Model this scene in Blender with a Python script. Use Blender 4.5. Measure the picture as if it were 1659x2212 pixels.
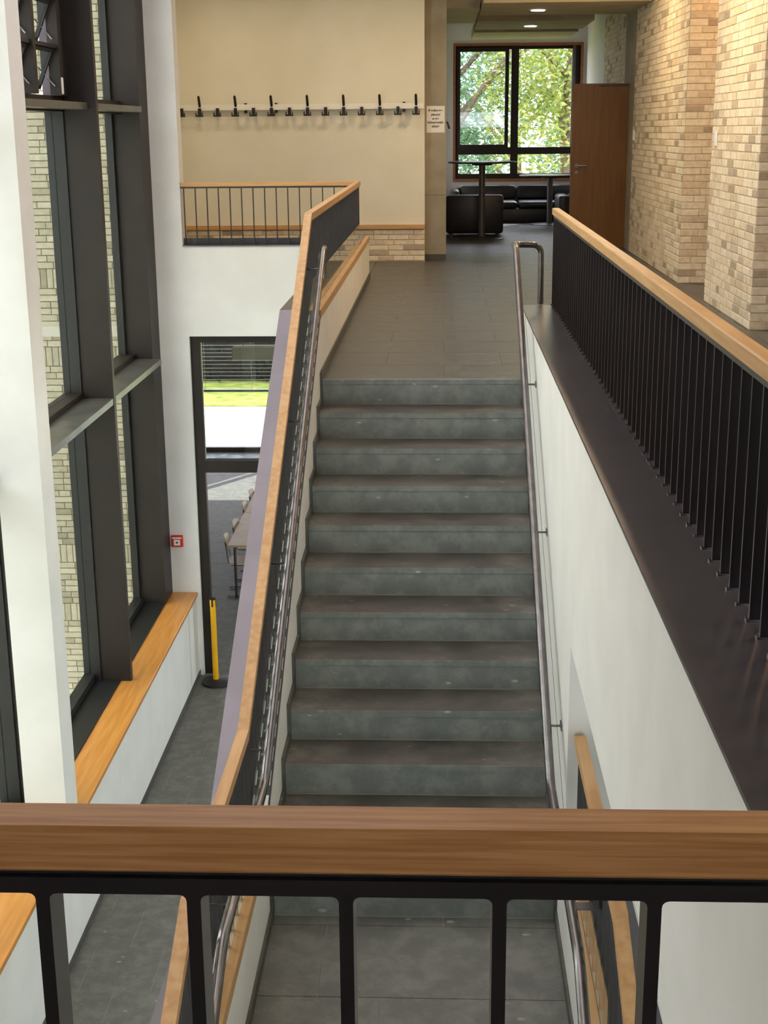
import bpy, bmesh, math, random
from mathutils import Vector, Matrix
random.seed(7)
S = bpy.context.scene
for o in list(bpy.data.objects): bpy.data.objects.remove(o, do_unlink=True)
COL = S.collection

# ------------------------------------------------------------------ camera
# world: X right, Y along the stair away from the camera, Z up; upper floor Z=0, top nosing Y=0
F_PX, CX, CY, CZ = 2997.07, 0.1222, -9.0153, 1.5928
YAW, PITCH, ROLL = -0.04212, 0.26977, 0.00913
cy, sy, cp, sp = math.cos(YAW), math.sin(YAW), math.cos(PITCH), math.sin(PITCH)
fwd = Vector((sy*cp, cy*cp, -sp)); right = Vector((cy, -sy, 0)); down = fwd.cross(right)
r2 = right*math.cos(ROLL) + down*math.sin(ROLL)
d2 = down*math.cos(ROLL) - right*math.sin(ROLL)
cam_d = bpy.data.cameras.new('camera'); cam = bpy.data.objects.new('camera', cam_d); COL.objects.link(cam)
m = Matrix.Identity(4)
for i in range(3):
    m[i][0] = r2[i]; m[i][1] = -d2[i]; m[i][2] = -fwd[i]
m[0][3], m[1][3], m[2][3] = CX, CY, CZ
cam.matrix_world = m
cam_d.sensor_fit = 'HORIZONTAL'; cam_d.sensor_width = 36.0; cam_d.lens = F_PX*36.0/1659.0
cam_d.clip_start = 0.05; cam_d.clip_end = 300
S.camera = cam

# ------------------------------------------------------------------ world, sun, exposure
w = bpy.data.worlds.new('sky'); S.world = w; w.use_nodes = True
bg = w.node_tree.nodes['Background']; bg.inputs[0].default_value = (1.0, 0.91, 1.06, 1); bg.inputs[1].default_value = 7.5
sun_d = bpy.data.lights.new('sun', 'SUN'); sun_d.energy = 14.0; sun_d.angle = 0.009; sun_d.color = (1.0, 0.93, 0.82)
sun = bpy.data.objects.new('sun', sun_d); COL.objects.link(sun)
sun.rotation_euler = Vector((-0.42, -0.62, -0.66)).to_track_quat('-Z', 'Y').to_euler()
sun.location = (20, 40, 30)
S.view_settings.view_transform = 'Standard'; S.view_settings.look = 'None'
S.view_settings.gamma = 1.0; S.view_settings.use_curve_mapping = False
S.view_settings.exposure = -0.17
S.cycles.use_denoising = True
S.cycles.max_bounces = 10; S.cycles.diffuse_bounces = 6; S.cycles.glossy_bounces = 4
S.cycles.transparent_max_bounces = 16; S.cycles.sample_clamp_indirect = 8.0
S.cycles.caustics_reflective = False; S.cycles.caustics_refractive = False

# ------------------------------------------------------------------ materials
def srgb(r, g, b):
    f = lambda c: (c/255/12.92) if c/255 <= 0.04045 else ((c/255+0.055)/1.055)**2.4
    return (f(r), f(g), f(b), 1.0)
def new_mat(name):
    M = bpy.data.materials.new(name); M.use_nodes = True
    nt = M.node_tree; return M, nt, nt.nodes['Principled BSDF'], nt.nodes.new, nt.links.new
def ramp(nt, stops):
    n = nt.nodes.new('ShaderNodeValToRGB'); e = n.color_ramp.elements
    e[0].position, e[0].color = stops[0]; e[1].position, e[1].color = stops[-1]
    for p_, c_ in stops[1:-1]:
        x = e.new(p_); x.color = c_
    return n
def coords(nt, scale=(1, 1, 1)):
    g = nt.nodes.new('ShaderNodeNewGeometry'); mp = nt.nodes.new('ShaderNodeMapping')
    mp.inputs['Scale'].default_value = scale; nt.links.new(g.outputs['Position'], mp.inputs['Vector']); return mp.outputs['Vector']
def noisy(name, c1, c2, rough=0.8, scale=8.0, stretch=(1, 1, 1), bump=0.0, metal=0.0, detail=4.0, lo=0.35, hi=0.65, spec=0.5, bscale=None):
    M, nt, b, N, L = new_mat(name); v = coords(nt, stretch)
    n = N('ShaderNodeTexNoise'); n.inputs['Scale'].default_value = scale; n.inputs['Detail'].default_value = detail; L(v, n.inputs['Vector'])
    r = ramp(nt, [(lo, c1), (hi, c2)]); L(n.outputs['Fac'], r.inputs['Fac']); L(r.outputs['Color'], b.inputs['Base Color'])
    b.inputs['Roughness'].default_value = rough; b.inputs['Metallic'].default_value = metal; b.inputs['Specular IOR Level'].default_value = spec
    if bump:
        n2 = n
        if bscale:
            n2 = N('ShaderNodeTexNoise'); n2.inputs['Scale'].default_value = bscale; n2.inputs['Detail'].default_value = 3; L(v, n2.inputs['Vector'])
        bp = N('ShaderNodeBump'); bp.inputs['Strength'].default_value = bump; bp.inputs['Distance'].default_value = 0.01
        L(n2.outputs['Fac'], bp.inputs['Height']); L(bp.outputs['Normal'], b.inputs['Normal'])
    return M
def stone_mat(name, c1, c2, rough=0.42, wear=False):
    M, nt, b, N, L = new_mat(name); v = coords(nt)
    def noise(sc, det=6, ro=0.6):
        n_ = N('ShaderNodeTexNoise'); n_.inputs['Scale'].default_value = sc; n_.inputs['Detail'].default_value = det; n_.inputs['Roughness'].default_value = ro; L(v, n_.inputs['Vector']); return n_.outputs['Fac']
    def mixc(fac, a, bcol):
        x = N('ShaderNodeMix'); x.data_type = 'RGBA'; L(fac, x.inputs['Factor']); L(a, x.inputs[6]); x.inputs[7].default_value = bcol; return x.outputs[2]
    n = noise(7, 9, 0.7); lo_c = (c1[0]*0.84, c1[1]*0.84, c1[2]*0.84, 1); hi_c = (c2[0]*1.1, c2[1]*1.1, c2[2]*1.1, 1)
    r = ramp(nt, [(0.28, lo_c), (0.45, c1), (0.6, c2), (0.78, hi_c)]); L(n, r.inputs['Fac']); col = r.outputs['Color']
    # pale shell flecks, thinly scattered, and a few dark pores
    mp = N('ShaderNodeMapping'); mp.inputs['Scale'].default_value = (5.5, 9, 12); L(v, mp.inputs['Vector'])
    vo = N('ShaderNodeTexVoronoi'); vo.inputs['Scale'].default_value = 1.0; L(mp.outputs[0], vo.inputs['Vector'])
    nz = noise(28, 3); ad = N('ShaderNodeMath'); ad.operation = 'MULTIPLY_ADD'; ad.inputs[1].default_value = 0.22; L(nz, ad.inputs[0]); L(vo.outputs['Distance'], ad.inputs[2])
    sr = ramp(nt, [(0.17, (1, 1, 1, 1)), (0.23, (0, 0, 0, 1))]); L(ad.outputs[0], sr.inputs['Fac'])
    rc = N('ShaderNodeSeparateColor'); L(vo.outputs['Color'], rc.inputs[0]); gt = N('ShaderNodeMath'); gt.operation = 'MULTIPLY'; L(rc.outputs[0], gt.inputs[0]); L(sr.outputs['Color'], gt.inputs[1])
    col = mixc(gt.outputs[0], col, (c2[0]*2.0, c2[1]*2.0, c2[2]*1.95, 1))
    pr = ramp(nt, [(0.70, (0, 0, 0, 1)), (0.78, (0.7, 0.7, 0.7, 1))]); L(noise(16, 3), pr.inputs['Fac']); col = mixc(pr.outputs['Color'], col, (c1[0]*0.55, c1[1]*0.55, c1[2]*0.55, 1))
    if wear:
        sx = N('ShaderNodeSeparateXYZ'); L(v, sx.inputs[0])
        ab = N('ShaderNodeMath'); ab.operation = 'ABSOLUTE'; L(sx.outputs['X'], ab.inputs[0]); ma2 = N('ShaderNodeMath'); ma2.operation = 'MULTIPLY_ADD'; ma2.inputs[1].default_value = 0.42; L(noise(5, 5), ma2.inputs[0]); L(ab.outputs[0], ma2.inputs[2])
        wr = ramp(nt, [(0.55, (0.62, 0.60, 0.58, 1)), (0.80, (1.15, 1.15, 1.15, 1))]); L(ma2.outputs[0], wr.inputs['Fac'])
        mw = N('ShaderNodeMix'); mw.data_type = 'RGBA'; mw.blend_type = 'MULTIPLY'; mw.inputs['Factor'].default_value = 1; L(col, mw.inputs[6]); L(wr.outputs['Color'], mw.inputs[7]); col = mw.outputs[2]
    L(col, b.inputs['Base Color'])
    rr = ramp(nt, [(0.3, (rough-0.06,)*3+(1,)), (0.7, (rough+0.12,)*3+(1,))]); L(n, rr.inputs['Fac']); L(rr.outputs['Color'], b.inputs['Roughness'])
    return M
def brick_mat(name, per_object, cols, rough=0.85):
    M, nt, b, N, L = new_mat(name)
    src = N('ShaderNodeObjectInfo').outputs['Random'] if per_object else N('ShaderNodeNewGeometry').outputs['Random Per Island']
    r = ramp(nt, cols); r.color_ramp.interpolation = 'LINEAR'; L(src, r.inputs['Fac'])
    v = coords(nt); n = N('ShaderNodeTexNoise'); n.inputs['Scale'].default_value = 22; n.inputs['Detail'].default_value = 5; L(v, n.inputs['Vector'])
    r2_ = ramp(nt, [(0.3, (0.82, 0.82, 0.82, 1)), (0.7, (1.06, 1.05, 1.03, 1))]); L(n.outputs['Fac'], r2_.inputs['Fac'])
    mx = N('ShaderNodeMix'); mx.data_type = 'RGBA'; mx.blend_type = 'MULTIPLY'; mx.inputs['Factor'].default_value = 1; L(r.outputs['Color'], mx.inputs[6]); L(r2_.outputs['Color'], mx.inputs[7])
    L(mx.outputs[2], b.inputs['Base Color']); b.inputs['Roughness'].default_value = rough
    bp = N('ShaderNodeBump'); bp.inputs['Strength'].default_value = 0.5; bp.inputs['Distance'].default_value = 0.004; L(n.outputs['Fac'], bp.inputs['Height']); L(bp.outputs['Normal'], b.inputs['Normal'])
    return M
def glass_mat(name, tint, ior=1.5, rough=0.0):
    M, nt, b, N, L = new_mat(name); nt.nodes.remove(b)
    out = nt.nodes['Material Output']; t = N('ShaderNodeBsdfTransparent'); t.inputs[0].default_value = tint
    g = N('ShaderNodeBsdfGlossy'); g.inputs['Roughness'].default_value = rough; g.inputs[0].default_value = (0.95, 0.97, 0.96, 1)
    f = N('ShaderNodeLayerWeight'); f.inputs['Blend'].default_value = 0.5; pw = N('ShaderNodeMath'); pw.operation = 'POWER'; pw.inputs[1].default_value = 5.0
    L(f.outputs['Facing'], pw.inputs[0]); F0 = ((ior-1)/(ior+1))**2; ma = N('ShaderNodeMath'); ma.operation = 'MULTIPLY_ADD'; ma.inputs[1].default_value = 1-F0; ma.inputs[2].default_value = F0
    L(pw.outputs[0], ma.inputs[0]); mx = N('ShaderNodeMixShader')
    L(ma.outputs[0], mx.inputs[0]); L(t.outputs[0], mx.inputs[1]); L(g.outputs[0], mx.inputs[2]); L(mx.outputs[0], out.inputs[0])
    return M
def emit_mat(name, col, st):
    M, nt, b, N, L = new_mat(name); b.inputs['Base Color'].default_value = (0.8, 0.8, 0.8, 1)
    b.inputs['Emission Color'].default_value = col; b.inputs['Emission Strength'].default_value = st; return M

OAK1, OAK2 = srgb(190, 144, 92), srgb(208, 166, 114)
BR = [(0.0, srgb(172, 156, 138)), (0.08, srgb(192, 176, 156)), (0.18, srgb(226, 212, 188)), (0.55, srgb(242, 230, 208)), (0.85, srgb(234, 216, 188)), (1.0, srgb(214, 196, 170))]
BX = [(0.0, srgb(160, 152, 130)), (0.3, srgb(194, 186, 162)), (0.6, srgb(206, 198, 174)), (1.0, srgb(180, 172, 148))]
MT = dict(
    plaster=noisy('plaster_white', srgb(226, 225, 220), srgb(232, 231, 227), 0.9, 3.0, bump=0.06, bscale=160),
    plaster_coat=noisy('plaster_cream', srgb(226, 221, 203), srgb(232, 227, 210), 0.9, 2.0, bump=0.06, bscale=120),
    concrete=noisy('concrete', srgb(142, 134, 116), srgb(160, 152, 134), 0.85, 3.0, bump=0.1, bscale=40),
    ceiling=noisy('ceiling_paint', srgb(205, 200, 186), srgb(212, 207, 194), 0.9, 3.0),
    board=noisy('ceiling_board', srgb(176, 164, 134), srgb(188, 176, 146), 0.85, 3.0),
    oak=noisy('oak_rail', OAK1, OAK2, 0.42, 9.0, (3, 0.35, 7), bump=0.04),
    oak_x=noisy('oak_rail_cross', OAK1, OAK2, 0.42, 9.0, (0.35, 3, 9), bump=0.04),
    oak_fg=noisy('oak_rail_shaded', srgb(178, 120, 58), srgb(204, 150, 88), 0.5, 16.0, (0.45, 9, 14), bump=0.12, detail=7),  # darkened oak: shade on the near rail is put into its colour
    oak_sill=noisy('oak_sill', srgb(198, 132, 58), srgb(214, 150, 74), 0.32, 7.0, (4, 0.3, 4)),
    oak_door=noisy('oak_door', srgb(102, 66, 22), srgb(116, 77, 30), 0.4, 6.0, (6, 6, 0.35)),
    wood_frame=noisy('window_timber', srgb(150, 88, 52), srgb(172, 104, 62), 0.45, 6.0, (4, 4, 4)),
    steel=noisy('dark_steel', srgb(52, 48, 47), srgb(58, 54, 53), 0.42, 6.0, metal=0.0),
    steel_blk=noisy('black_steel', srgb(32, 27, 26), srgb(38, 32, 31), 0.33, 6.0),
    plate=noisy('steel_plate', srgb(120, 116, 121), srgb(127, 122, 128), 0.28, 4.0, metal=0.85),
    frame=noisy('window_frame_brown', srgb(36, 29, 24), srgb(41, 33, 27), 0.5, 4.0, spec=0.35),
    frame_blk=noisy('gasket_black', srgb(22, 22, 21), srgb(28, 28, 26), 0.5, 4.0),
    alu=noisy('transom_metal', srgb(92, 90, 84), srgb(112, 110, 104), 0.35, 5.0, metal=0.5),
    inox=noisy('stainless', srgb(118, 114, 114), srgb(134, 130, 130), 0.26, 30.0, (1, 0.05, 1), metal=1.0),
    stone=stone_mat('basalt_riser_lit', srgb(119, 124, 119), srgb(137, 142, 136), 0.5),  # lighter copy of the stair stone: front light put into the colour
    tread=stone_mat('basalt_tread_shaded', srgb(88, 84, 78), srgb(110, 106, 98), 0.45, wear=True),  # darker copy of the stair stone: shade put into the colour, plus wear
    tile=stone_mat('basalt_tile', srgb(103, 103, 97), srgb(121, 121, 114), 0.5),
    tile_l=stone_mat('basalt_tile_lower', srgb(98, 100, 94), srgb(116, 118, 111), 0.68),
    tile_u=stone_mat('basalt_tile_upper', srgb(76, 75, 73), srgb(92, 92, 90), 0.36),
    grout=noisy('grout', srgb(140, 138, 130), srgb(150, 148, 140), 0.9, 10),
    grout_d=noisy('grout_dark', srgb(92, 90, 84), srgb(100, 98, 92), 0.9, 10),
    skirt=stone_mat('basalt_skirting', srgb(78, 78, 72), srgb(94, 94, 88), 0.5),
    base=noisy('dark_skirting', srgb(70, 70, 66), srgb(80, 80, 75), 0.6, 8),
    mortar=noisy('mortar', srgb(196, 180, 150), srgb(208, 192, 164), 0.95, 12),
    mortar_x=noisy('mortar_outside', srgb(120, 112, 90), srgb(132, 124, 100), 0.95, 12),
    brick=brick_mat('brick_single', True, BR), brick_s=brick_mat('brick_joined', False, BR),
    brickx=brick_mat('outer_brick_single', True, BX), brickx_s=brick_mat('outer_brick_joined', False, BX),
    glass=glass_mat('balustrade_glass', (0.93, 0.97, 0.95, 1), 1.5),
    glass_l=glass_mat('tinted_glass', (0.75, 0.82, 0.755, 1), 1.5),
    glass_f=glass_mat('clear_glass', (0.88, 0.92, 0.94, 1), 1.45),
    leather=noisy('black_leather', srgb(26, 26, 30), srgb(36, 36, 42), 0.38, 14, bump=0.15),
    table=noisy('table_top_dark', srgb(40, 38, 40), srgb(48, 46, 48), 0.25, 4),
    pole=noisy('table_pole', srgb(92, 90, 88), srgb(104, 102, 100), 0.35, 4, metal=0.6),
    ply=noisy('chair_ply', srgb(206, 186, 160), srgb(220, 202, 178), 0.5, 10, (6, 1, 1)),
    laminate=noisy('table_laminate', srgb(186, 162, 128), srgb(196, 174, 142), 0.5, 5),
    white=noisy('white_plastic', srgb(232, 232, 230), srgb(240, 240, 238), 0.4, 3),
    rackwhite=noisy('rack_paint', srgb(238, 235, 226), srgb(243, 240, 232), 0.5, 3),
    black=noisy('black_plastic', srgb(20, 18, 18), srgb(26, 24, 24), 0.5, 4),
    yellow=noisy('yellow_paint', srgb(240, 178, 6), srgb(248, 188, 14), 0.4, 4),
    red=noisy('red_plastic', srgb(196, 34, 22), srgb(206, 42, 28), 0.4, 4),
    paper=noisy('paper', srgb(226, 226, 222), srgb(234, 234, 230), 0.8, 4),
    ink=noisy('ink', srgb(24, 22, 22), srgb(30, 28, 28), 0.8, 4),
    slat=noisy('blind_slat', srgb(176, 172, 156), srgb(188, 184, 168), 0.4, 4),
    lampshade=noisy('lamp_box', srgb(190, 182, 156), srgb(200, 192, 166), 0.7, 4),
    grass=noisy('lawn_grass', srgb(120, 140, 40), srgb(170, 176, 70), 0.9, 3.0, bump=0.4, bscale=40),
    paving=noisy('pale_paving', srgb(205, 200, 190), srgb(216, 212, 202), 0.9, 3.0),
    bark=noisy('bark', srgb(84, 70, 54), srgb(112, 96, 76), 0.9, 12.0, (1, 1, 0.25), bump=0.5),
    render=noisy('sky_screen_render', srgb(206, 202, 192), srgb(214, 210, 200), 0.9, 2.0),
)
def leaf_mat(name, c1, c2):
    M, nt, b, N, L = new_mat(name)
    g = N('ShaderNodeNewGeometry'); r = ramp(nt, [(0.0, c1), (1.0, c2)]); L(g.outputs['Random Per Island'], r.inputs['Fac'])
    L(r.outputs['Color'], b.inputs['Base Color']); b.inputs['Roughness'].default_value = 0.6
    t = N('ShaderNodeBsdfTranslucent'); L(r.outputs['Color'], t.inputs[0]); mx = N('ShaderNodeMixShader'); mx.inputs[0].default_value = 0.45
    L(b.outputs[0], mx.inputs[1]); L(t.outputs[0], mx.inputs[2]); L(mx.outputs[0], nt.nodes['Material Output'].inputs[0]); return M
MT['leaf_a'] = leaf_mat('leaf_blue_green', srgb(74, 108, 80), srgb(120, 152, 116))
MT['leaf_b'] = leaf_mat('leaf_yellow_green', srgb(104, 130, 56), srgb(176, 182, 96))
MT['leaf_c'] = leaf_mat('leaf_dark', srgb(60, 84, 64), srgb(92, 116, 84))

def opal_mat():
    M, nt, b, N, L = new_mat('opal_glass'); nt.nodes.remove(b); t = N('ShaderNodeBsdfTranslucent'); t.inputs[0].default_value = (0.40, 0.40, 0.385, 1)
    d = N('ShaderNodeBsdfDiffuse'); d.inputs[0].default_value = (0.35, 0.35, 0.35, 1); ad = N('ShaderNodeAddShader'); L(t.outputs[0], ad.inputs[0]); L(d.outputs[0], ad.inputs[1]); L(ad.outputs[0], nt.nodes['Material Output'].inputs[0]); return M
MT['opal'] = opal_mat()
MT['leaf_d'] = leaf_mat('leaf_hedge', srgb(34, 42, 34), srgb(52, 62, 50))

# ------------------------------------------------------------------ mesh helpers
def root_loc(o):
    while o.parent: o = o.parent
    return Vector(o.location)
def tag(o, label=None, cat=None, group=None, kind=None):
    if label: o['label'] = label
    if cat: o['category'] = cat
    if group: o['group'] = group
    if kind: o['kind'] = kind
    return o
def thing(name, loc, label, cat, group=None):
    o = bpy.data.objects.new(name, None); o.empty_display_size = 0.1; COL.objects.link(o); o.location = loc
    return tag(o, label, cat, group)
class MB:
    def __init__(s): s.v = []; s.f = []; s.sm = []
    def add(s, vs, fs, smooth=False):
        n = len(s.v); s.v += [tuple(v) for v in vs]; s.f += [tuple(i+n for i in f) for f in fs]; s.sm += [smooth]*len(fs); return s
    def box(s, x0, x1, y0, y1, z0, z1, M=None, bev=0.0):
        if bev:
            bm = bmesh.new(); bmesh.ops.create_cube(bm, size=1.0)
            for v in bm.verts: v.co = Vector(((x0+x1)/2+v.co.x*(x1-x0), (y0+y1)/2+v.co.y*(y1-y0), (z0+z1)/2+v.co.z*(z1-z0)))
            bmesh.ops.bevel(bm, geom=bm.edges[:], offset=bev, segments=2 if bev > 0.02 else 1, affect='EDGES', profile=0.5)
            bm.verts.ensure_lookup_table()
            for i, v in enumerate(bm.verts): v.index = i
            vs = [M @ v.co if M else v.co.copy() for v in bm.verts]; fs = [[v.index for v in f.verts] for f in bm.faces]; bm.free()
            return s.add(vs, fs, bev > 0.02)
        vs = [Vector(p) for p in ((x0,y0,z0),(x1,y0,z0),(x1,y1,z0),(x0,y1,z0),(x0,y0,z1),(x1,y0,z1),(x1,y1,z1),(x0,y1,z1))]
        if M: vs = [M @ v for v in vs]
        return s.add(vs, [(0,3,2,1),(4,5,6,7),(0,1,5,4),(1,2,6,5),(2,3,7,6),(3,0,4,7)])
    def prism(s, pts, ax, a, b):      # 2-D outline extruded along ax from a to b
        def P(p, t): return {'x': (t, p[0], p[1]), 'y': (p[0], t, p[1]), 'z': (p[0], p[1], t)}[ax]
        n = len(pts); vs = [P(p, a) for p in pts]+[P(p, b) for p in pts]
        return s.add(vs, [tuple(range(n))[::-1], tuple(range(n, 2*n))]+[(i, (i+1) % n, n+(i+1) % n, n+i) for i in range(n)])
    def ring(s, o, i, ax, a, b):       # rectangular frame: o and i are (u0,u1,v0,v1)
        def P(u, v, t): return {'x': (t, u, v), 'y': (u, t, v), 'z': (u, v, t)}[ax]
        R = lambda q: [(q[0], q[2]), (q[1], q[2]), (q[1], q[3]), (q[0], q[3])]
        vs = [P(*p, a) for p in R(o)]+[P(*p, a) for p in R(i)]+[P(*p, b) for p in R(o)]+[P(*p, b) for p in R(i)]
        fs = []
        for k in range(4):
            j = (k+1) % 4
            fs += [(k, j, 4+j, 4+k), (8+k, 12+k, 12+j, 8+j), (k, 8+k, 8+j, j), (4+k, 4+j, 12+j, 12+k)]
        return s.add(vs, fs)
    def tube(s, path, r, n=10, caps=True):
        P = [Vector(p) for p in path]; rings = []; up = None
        rad = r if isinstance(r, (list, tuple)) else [r]*len(P)
        for i, p in enumerate(P):
            t = ((P[i]-P[i-1]).normalized() if i else Vector()) + ((P[i+1]-P[i]).normalized() if i < len(P)-1 else Vector())
            t.normalize()
            if up is None: up = Vector((0, 0, 1)) if abs(t.z) < 0.9 else Vector((0, 1, 0))
            a = t.cross(up).normalized(); up = a.cross(t).normalized()
            rings.append([p+(a*math.cos(2*math.pi*k/n)+up*math.sin(2*math.pi*k/n))*rad[i] for k in range(n)])
        vs = [v for q in rings for v in q]; fs = []
        for i in range(len(P)-1):
            for k in range(n): fs.append((i*n+k, i*n+(k+1) % n, (i+1)*n+(k+1) % n, (i+1)*n+k))
        if caps: fs += [tuple(range(n))[::-1], tuple(range((len(P)-1)*n, len(P)*n))]
        return s.add(vs, fs, True)
    def lathe(s, prof, c, n=32):       # prof: (r, z) list
        vs = []; fs = []
        for r_, z_ in prof:
            for k in range(n): vs.append((c[0]+r_*math.cos(2*math.pi*k/n), c[1]+r_*math.sin(2*math.pi*k/n), c[2]+z_))
        for i in range(len(prof)-1):
            for k in range(n): fs.append((i*n+k, i*n+(k+1) % n, (i+1)*n+(k+1) % n, (i+1)*n+k))
        fs += [tuple(range(n))[::-1], tuple(range((len(prof)-1)*n, len(prof)*n))]
        return s.add(vs, fs, True)
    def data(s, name, off=Vector((0, 0, 0))):
        me = bpy.data.meshes.new(name); me.from_pydata([tuple(Vector(v)-off) for v in s.v], [], s.f)
        bm = bmesh.new(); bm.from_mesh(me); bmesh.ops.recalc_face_normals(bm, faces=bm.faces); bm.to_mesh(me); bm.free()
        for i, p in enumerate(me.polygons): p.use_smooth = s.sm[i] if i < len(s.sm) else False
        if any(s.sm):
            try: me.set_sharp_from_angle(angle=math.radians(40))
            except Exception: pass
        me.update(); return me
    def build(s, name, mat, parent=None, loc=None):
        off = root_loc(parent) if parent else Vector(loc or (0, 0, 0))
        me = s.data(name, off); o = bpy.data.objects.new(name, me); COL.objects.link(o)
        me.materials.append(MT[mat] if isinstance(mat, str) else mat)
        if parent: o.parent = parent
        else: o.location = off
        return o
def box(name, mat, x0, x1, y0, y1, z0, z1, parent=None, bev=0.0):
    off = None if parent else ((x0+x1)/2, (y0+y1)/2, z0)
    return MB().box(x0, x1, y0, y1, z0, z1, bev=bev).build(name, mat, parent, off)
def struct(o): o['kind'] = 'structure'; return o
def inst(name, me, parent, loc, rz=0.0):
    o = bpy.data.objects.new(name, me); COL.objects.link(o); o.parent = parent; o.location = Vector(loc)-root_loc(parent); o.rotation_euler[2] = rz; return o
def rounded(path, r=0.05, n=5):
    P = [Vector(p) for p in path]; out = [P[0]]
    for i in range(1, len(P)-1):
        a = (P[i-1]-P[i]); b = (P[i+1]-P[i]); d = min(r, a.length*0.45, b.length*0.45); a.normalize(); b.normalize()
        p0 = P[i]+a*d; p1 = P[i]+b*d
        for k in range(n+1):
            t = k/n; out.append(p0*(1-t)**2+P[i]*2*t*(1-t)+p1*t*t)
    return out+[P[-1]]

# ------------------------------------------------------------------ levels
T, RZ = 0.29444, 0.165
ZM = -12*RZ            # mid landing
ZL = -4.29             # lower hall
YM = -11*T             # foot of the upper flight
PT = 0.45              # parapet top above floor
SL = RZ/T
YK = -(PT+1.53)/SL     # where the parapet slope meets the landing level
XW = 0.668             # inner face of the walls beside the stair
YB = 5.385             # far wall of the stair hall
YF = 16.4              # far facade
ZC = 3.45              # ceiling

# ------------------------------------------------------------------ brickwork
CAMV = Vector((CX, CY, CZ))
def brick_me(L_, D_, H_, mat, cache={}):
    k = (round(L_, 3), round(D_, 3), round(H_, 3), mat)
    if k not in cache:
        b = MB().box(-L_/2, L_/2, -D_/2, D_/2, -H_/2, H_/2, bev=0.003); me = b.data('brick'); me.materials.append(MT[mat])
        for p in me.polygons: p.use_smooth = False
        cache[k] = me
    return cache[k]
def bricks(parent, p0, u, length, z0, z1, n, mat, mat_s, limit=290, course=0.069, soldiers=(), proud=0.004, shift=0.0, prefer=None):
    rnd = random.Random(int(abs(p0[0]*1000)+abs(p0[1]*777)+z0*100)); u = Vector(u); n = Vector(n); J = 0.010; H = course-J; D = 0.06
    lst = []; z = z0; row = 0
    while z+H <= z1+0.002:
        if any(abs(z-s_) < course*0.5 for s_ in soldiers):
            hh = 3*course-J; x = 0.0
            while x < length-0.02:
                L_ = min(course-J, length-x); lst.append((x+L_/2, z+hh/2, L_, hh)); x += L_+J
            z += 3*course; row += 3; continue
        x = 0.0; first = True
        while x < length-0.015:
            L_ = rnd.choice((0.24, 0.24, 0.24, 0.24, 0.115, 0.175))
            if first: L_ = (0.24, 0.115, 0.175)[(row+int(shift)) % 3]; first = False
            if length-(x+L_+J) < 0.05: L_ = length-x
            lst.append((x+L_/2, z+H/2, L_, H)); x += L_+J
        z += course; row += 1
    items = []
    for (x, zz, L_, H_) in lst:
        c = Vector(p0)+u*x+n*(proud+rnd.uniform(-0.0015, 0.002)-D/2); c.z = zz
        items.append((c, L_, H_))
    items.sort(key=prefer or (lambda q: (q[0]-CAMV).length))
    rz = math.atan2(u.y, u.x)
    for c, L_, H_ in items[:limit]: inst('brick', brick_me(L_, D, H_, mat), parent, c, rz)
    rest = items[limit:]
    if rest:
        b = MB(); R = Matrix.Rotation(rz, 4, 'Z')
        for c, L_, H_ in rest: b.box(-L_/2, L_/2, -D/2, D/2, -H_/2, H_/2, Matrix.Translation(c) @ R)
        tag(b.build('brick_field', mat_s, parent), kind='stuff')

# right-hand brick piers of the gallery
XB = 2.607
p1 = struct(box('wall_pier_far', 'mortar', XB, 3.6, 5.774, 9.72, 0.0, ZC))
bricks(p1, (XB, 9.72, 0), (0, -1, 0), 9.72-5.774, 0.004, ZC-0.1, (-1, 0, 0), 'brick', 'brick_s', 230)
bricks(p1, (XB+0.002, 5.774, 0), (1, 0, 0), 0.5, 0.004, ZC-0.1, (0, -1, 0), 'brick', 'brick_s', 60, shift=1)
p2 = struct(box('wall_pier_near', 'mortar', XB, 3.6, 2.26, 4.253, 0.0, ZC))
bricks(p2, (XB, 4.253, 0), (0, -1, 0), 4.253-2.26, 0.004, ZC-0.1, (-1, 0, 0), 'brick', 'brick_s', 220)
bricks(p2, (XB+0.002, 2.26, 0), (1, 0, 0), 0.5, 0.004, ZC-0.1, (0, -1, 0), 'brick', 'brick_s', 70, shift=1)
p3 = struct(box('wall_lounge_right', 'mortar', 2.64, 3.2, 10.75, 13.6, 0.0, ZC))
bricks(p3, (2.64, 13.6, 0), (0, -1, 0), 2.85, 0.004, ZC-0.1, (-1, 0, 0), 'brick', 'brick_s', 0)
struct(box('wall_lounge_side', 'plaster', 2.64, 3.2, 13.6, YF, 0.0, ZC))
tag(box('concrete_pier', 'concrete', 2.60, 3.1, 9.73, 10.74, 0.0, ZC-0.004), 'rough concrete pier behind the open wooden door', 'pier')
# gallery enclosure on the right, out of view
struct(box('wall_gallery_right', 'plaster', 4.6, 4.8, -12.0, 16.0, 0.0, ZC))

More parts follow.
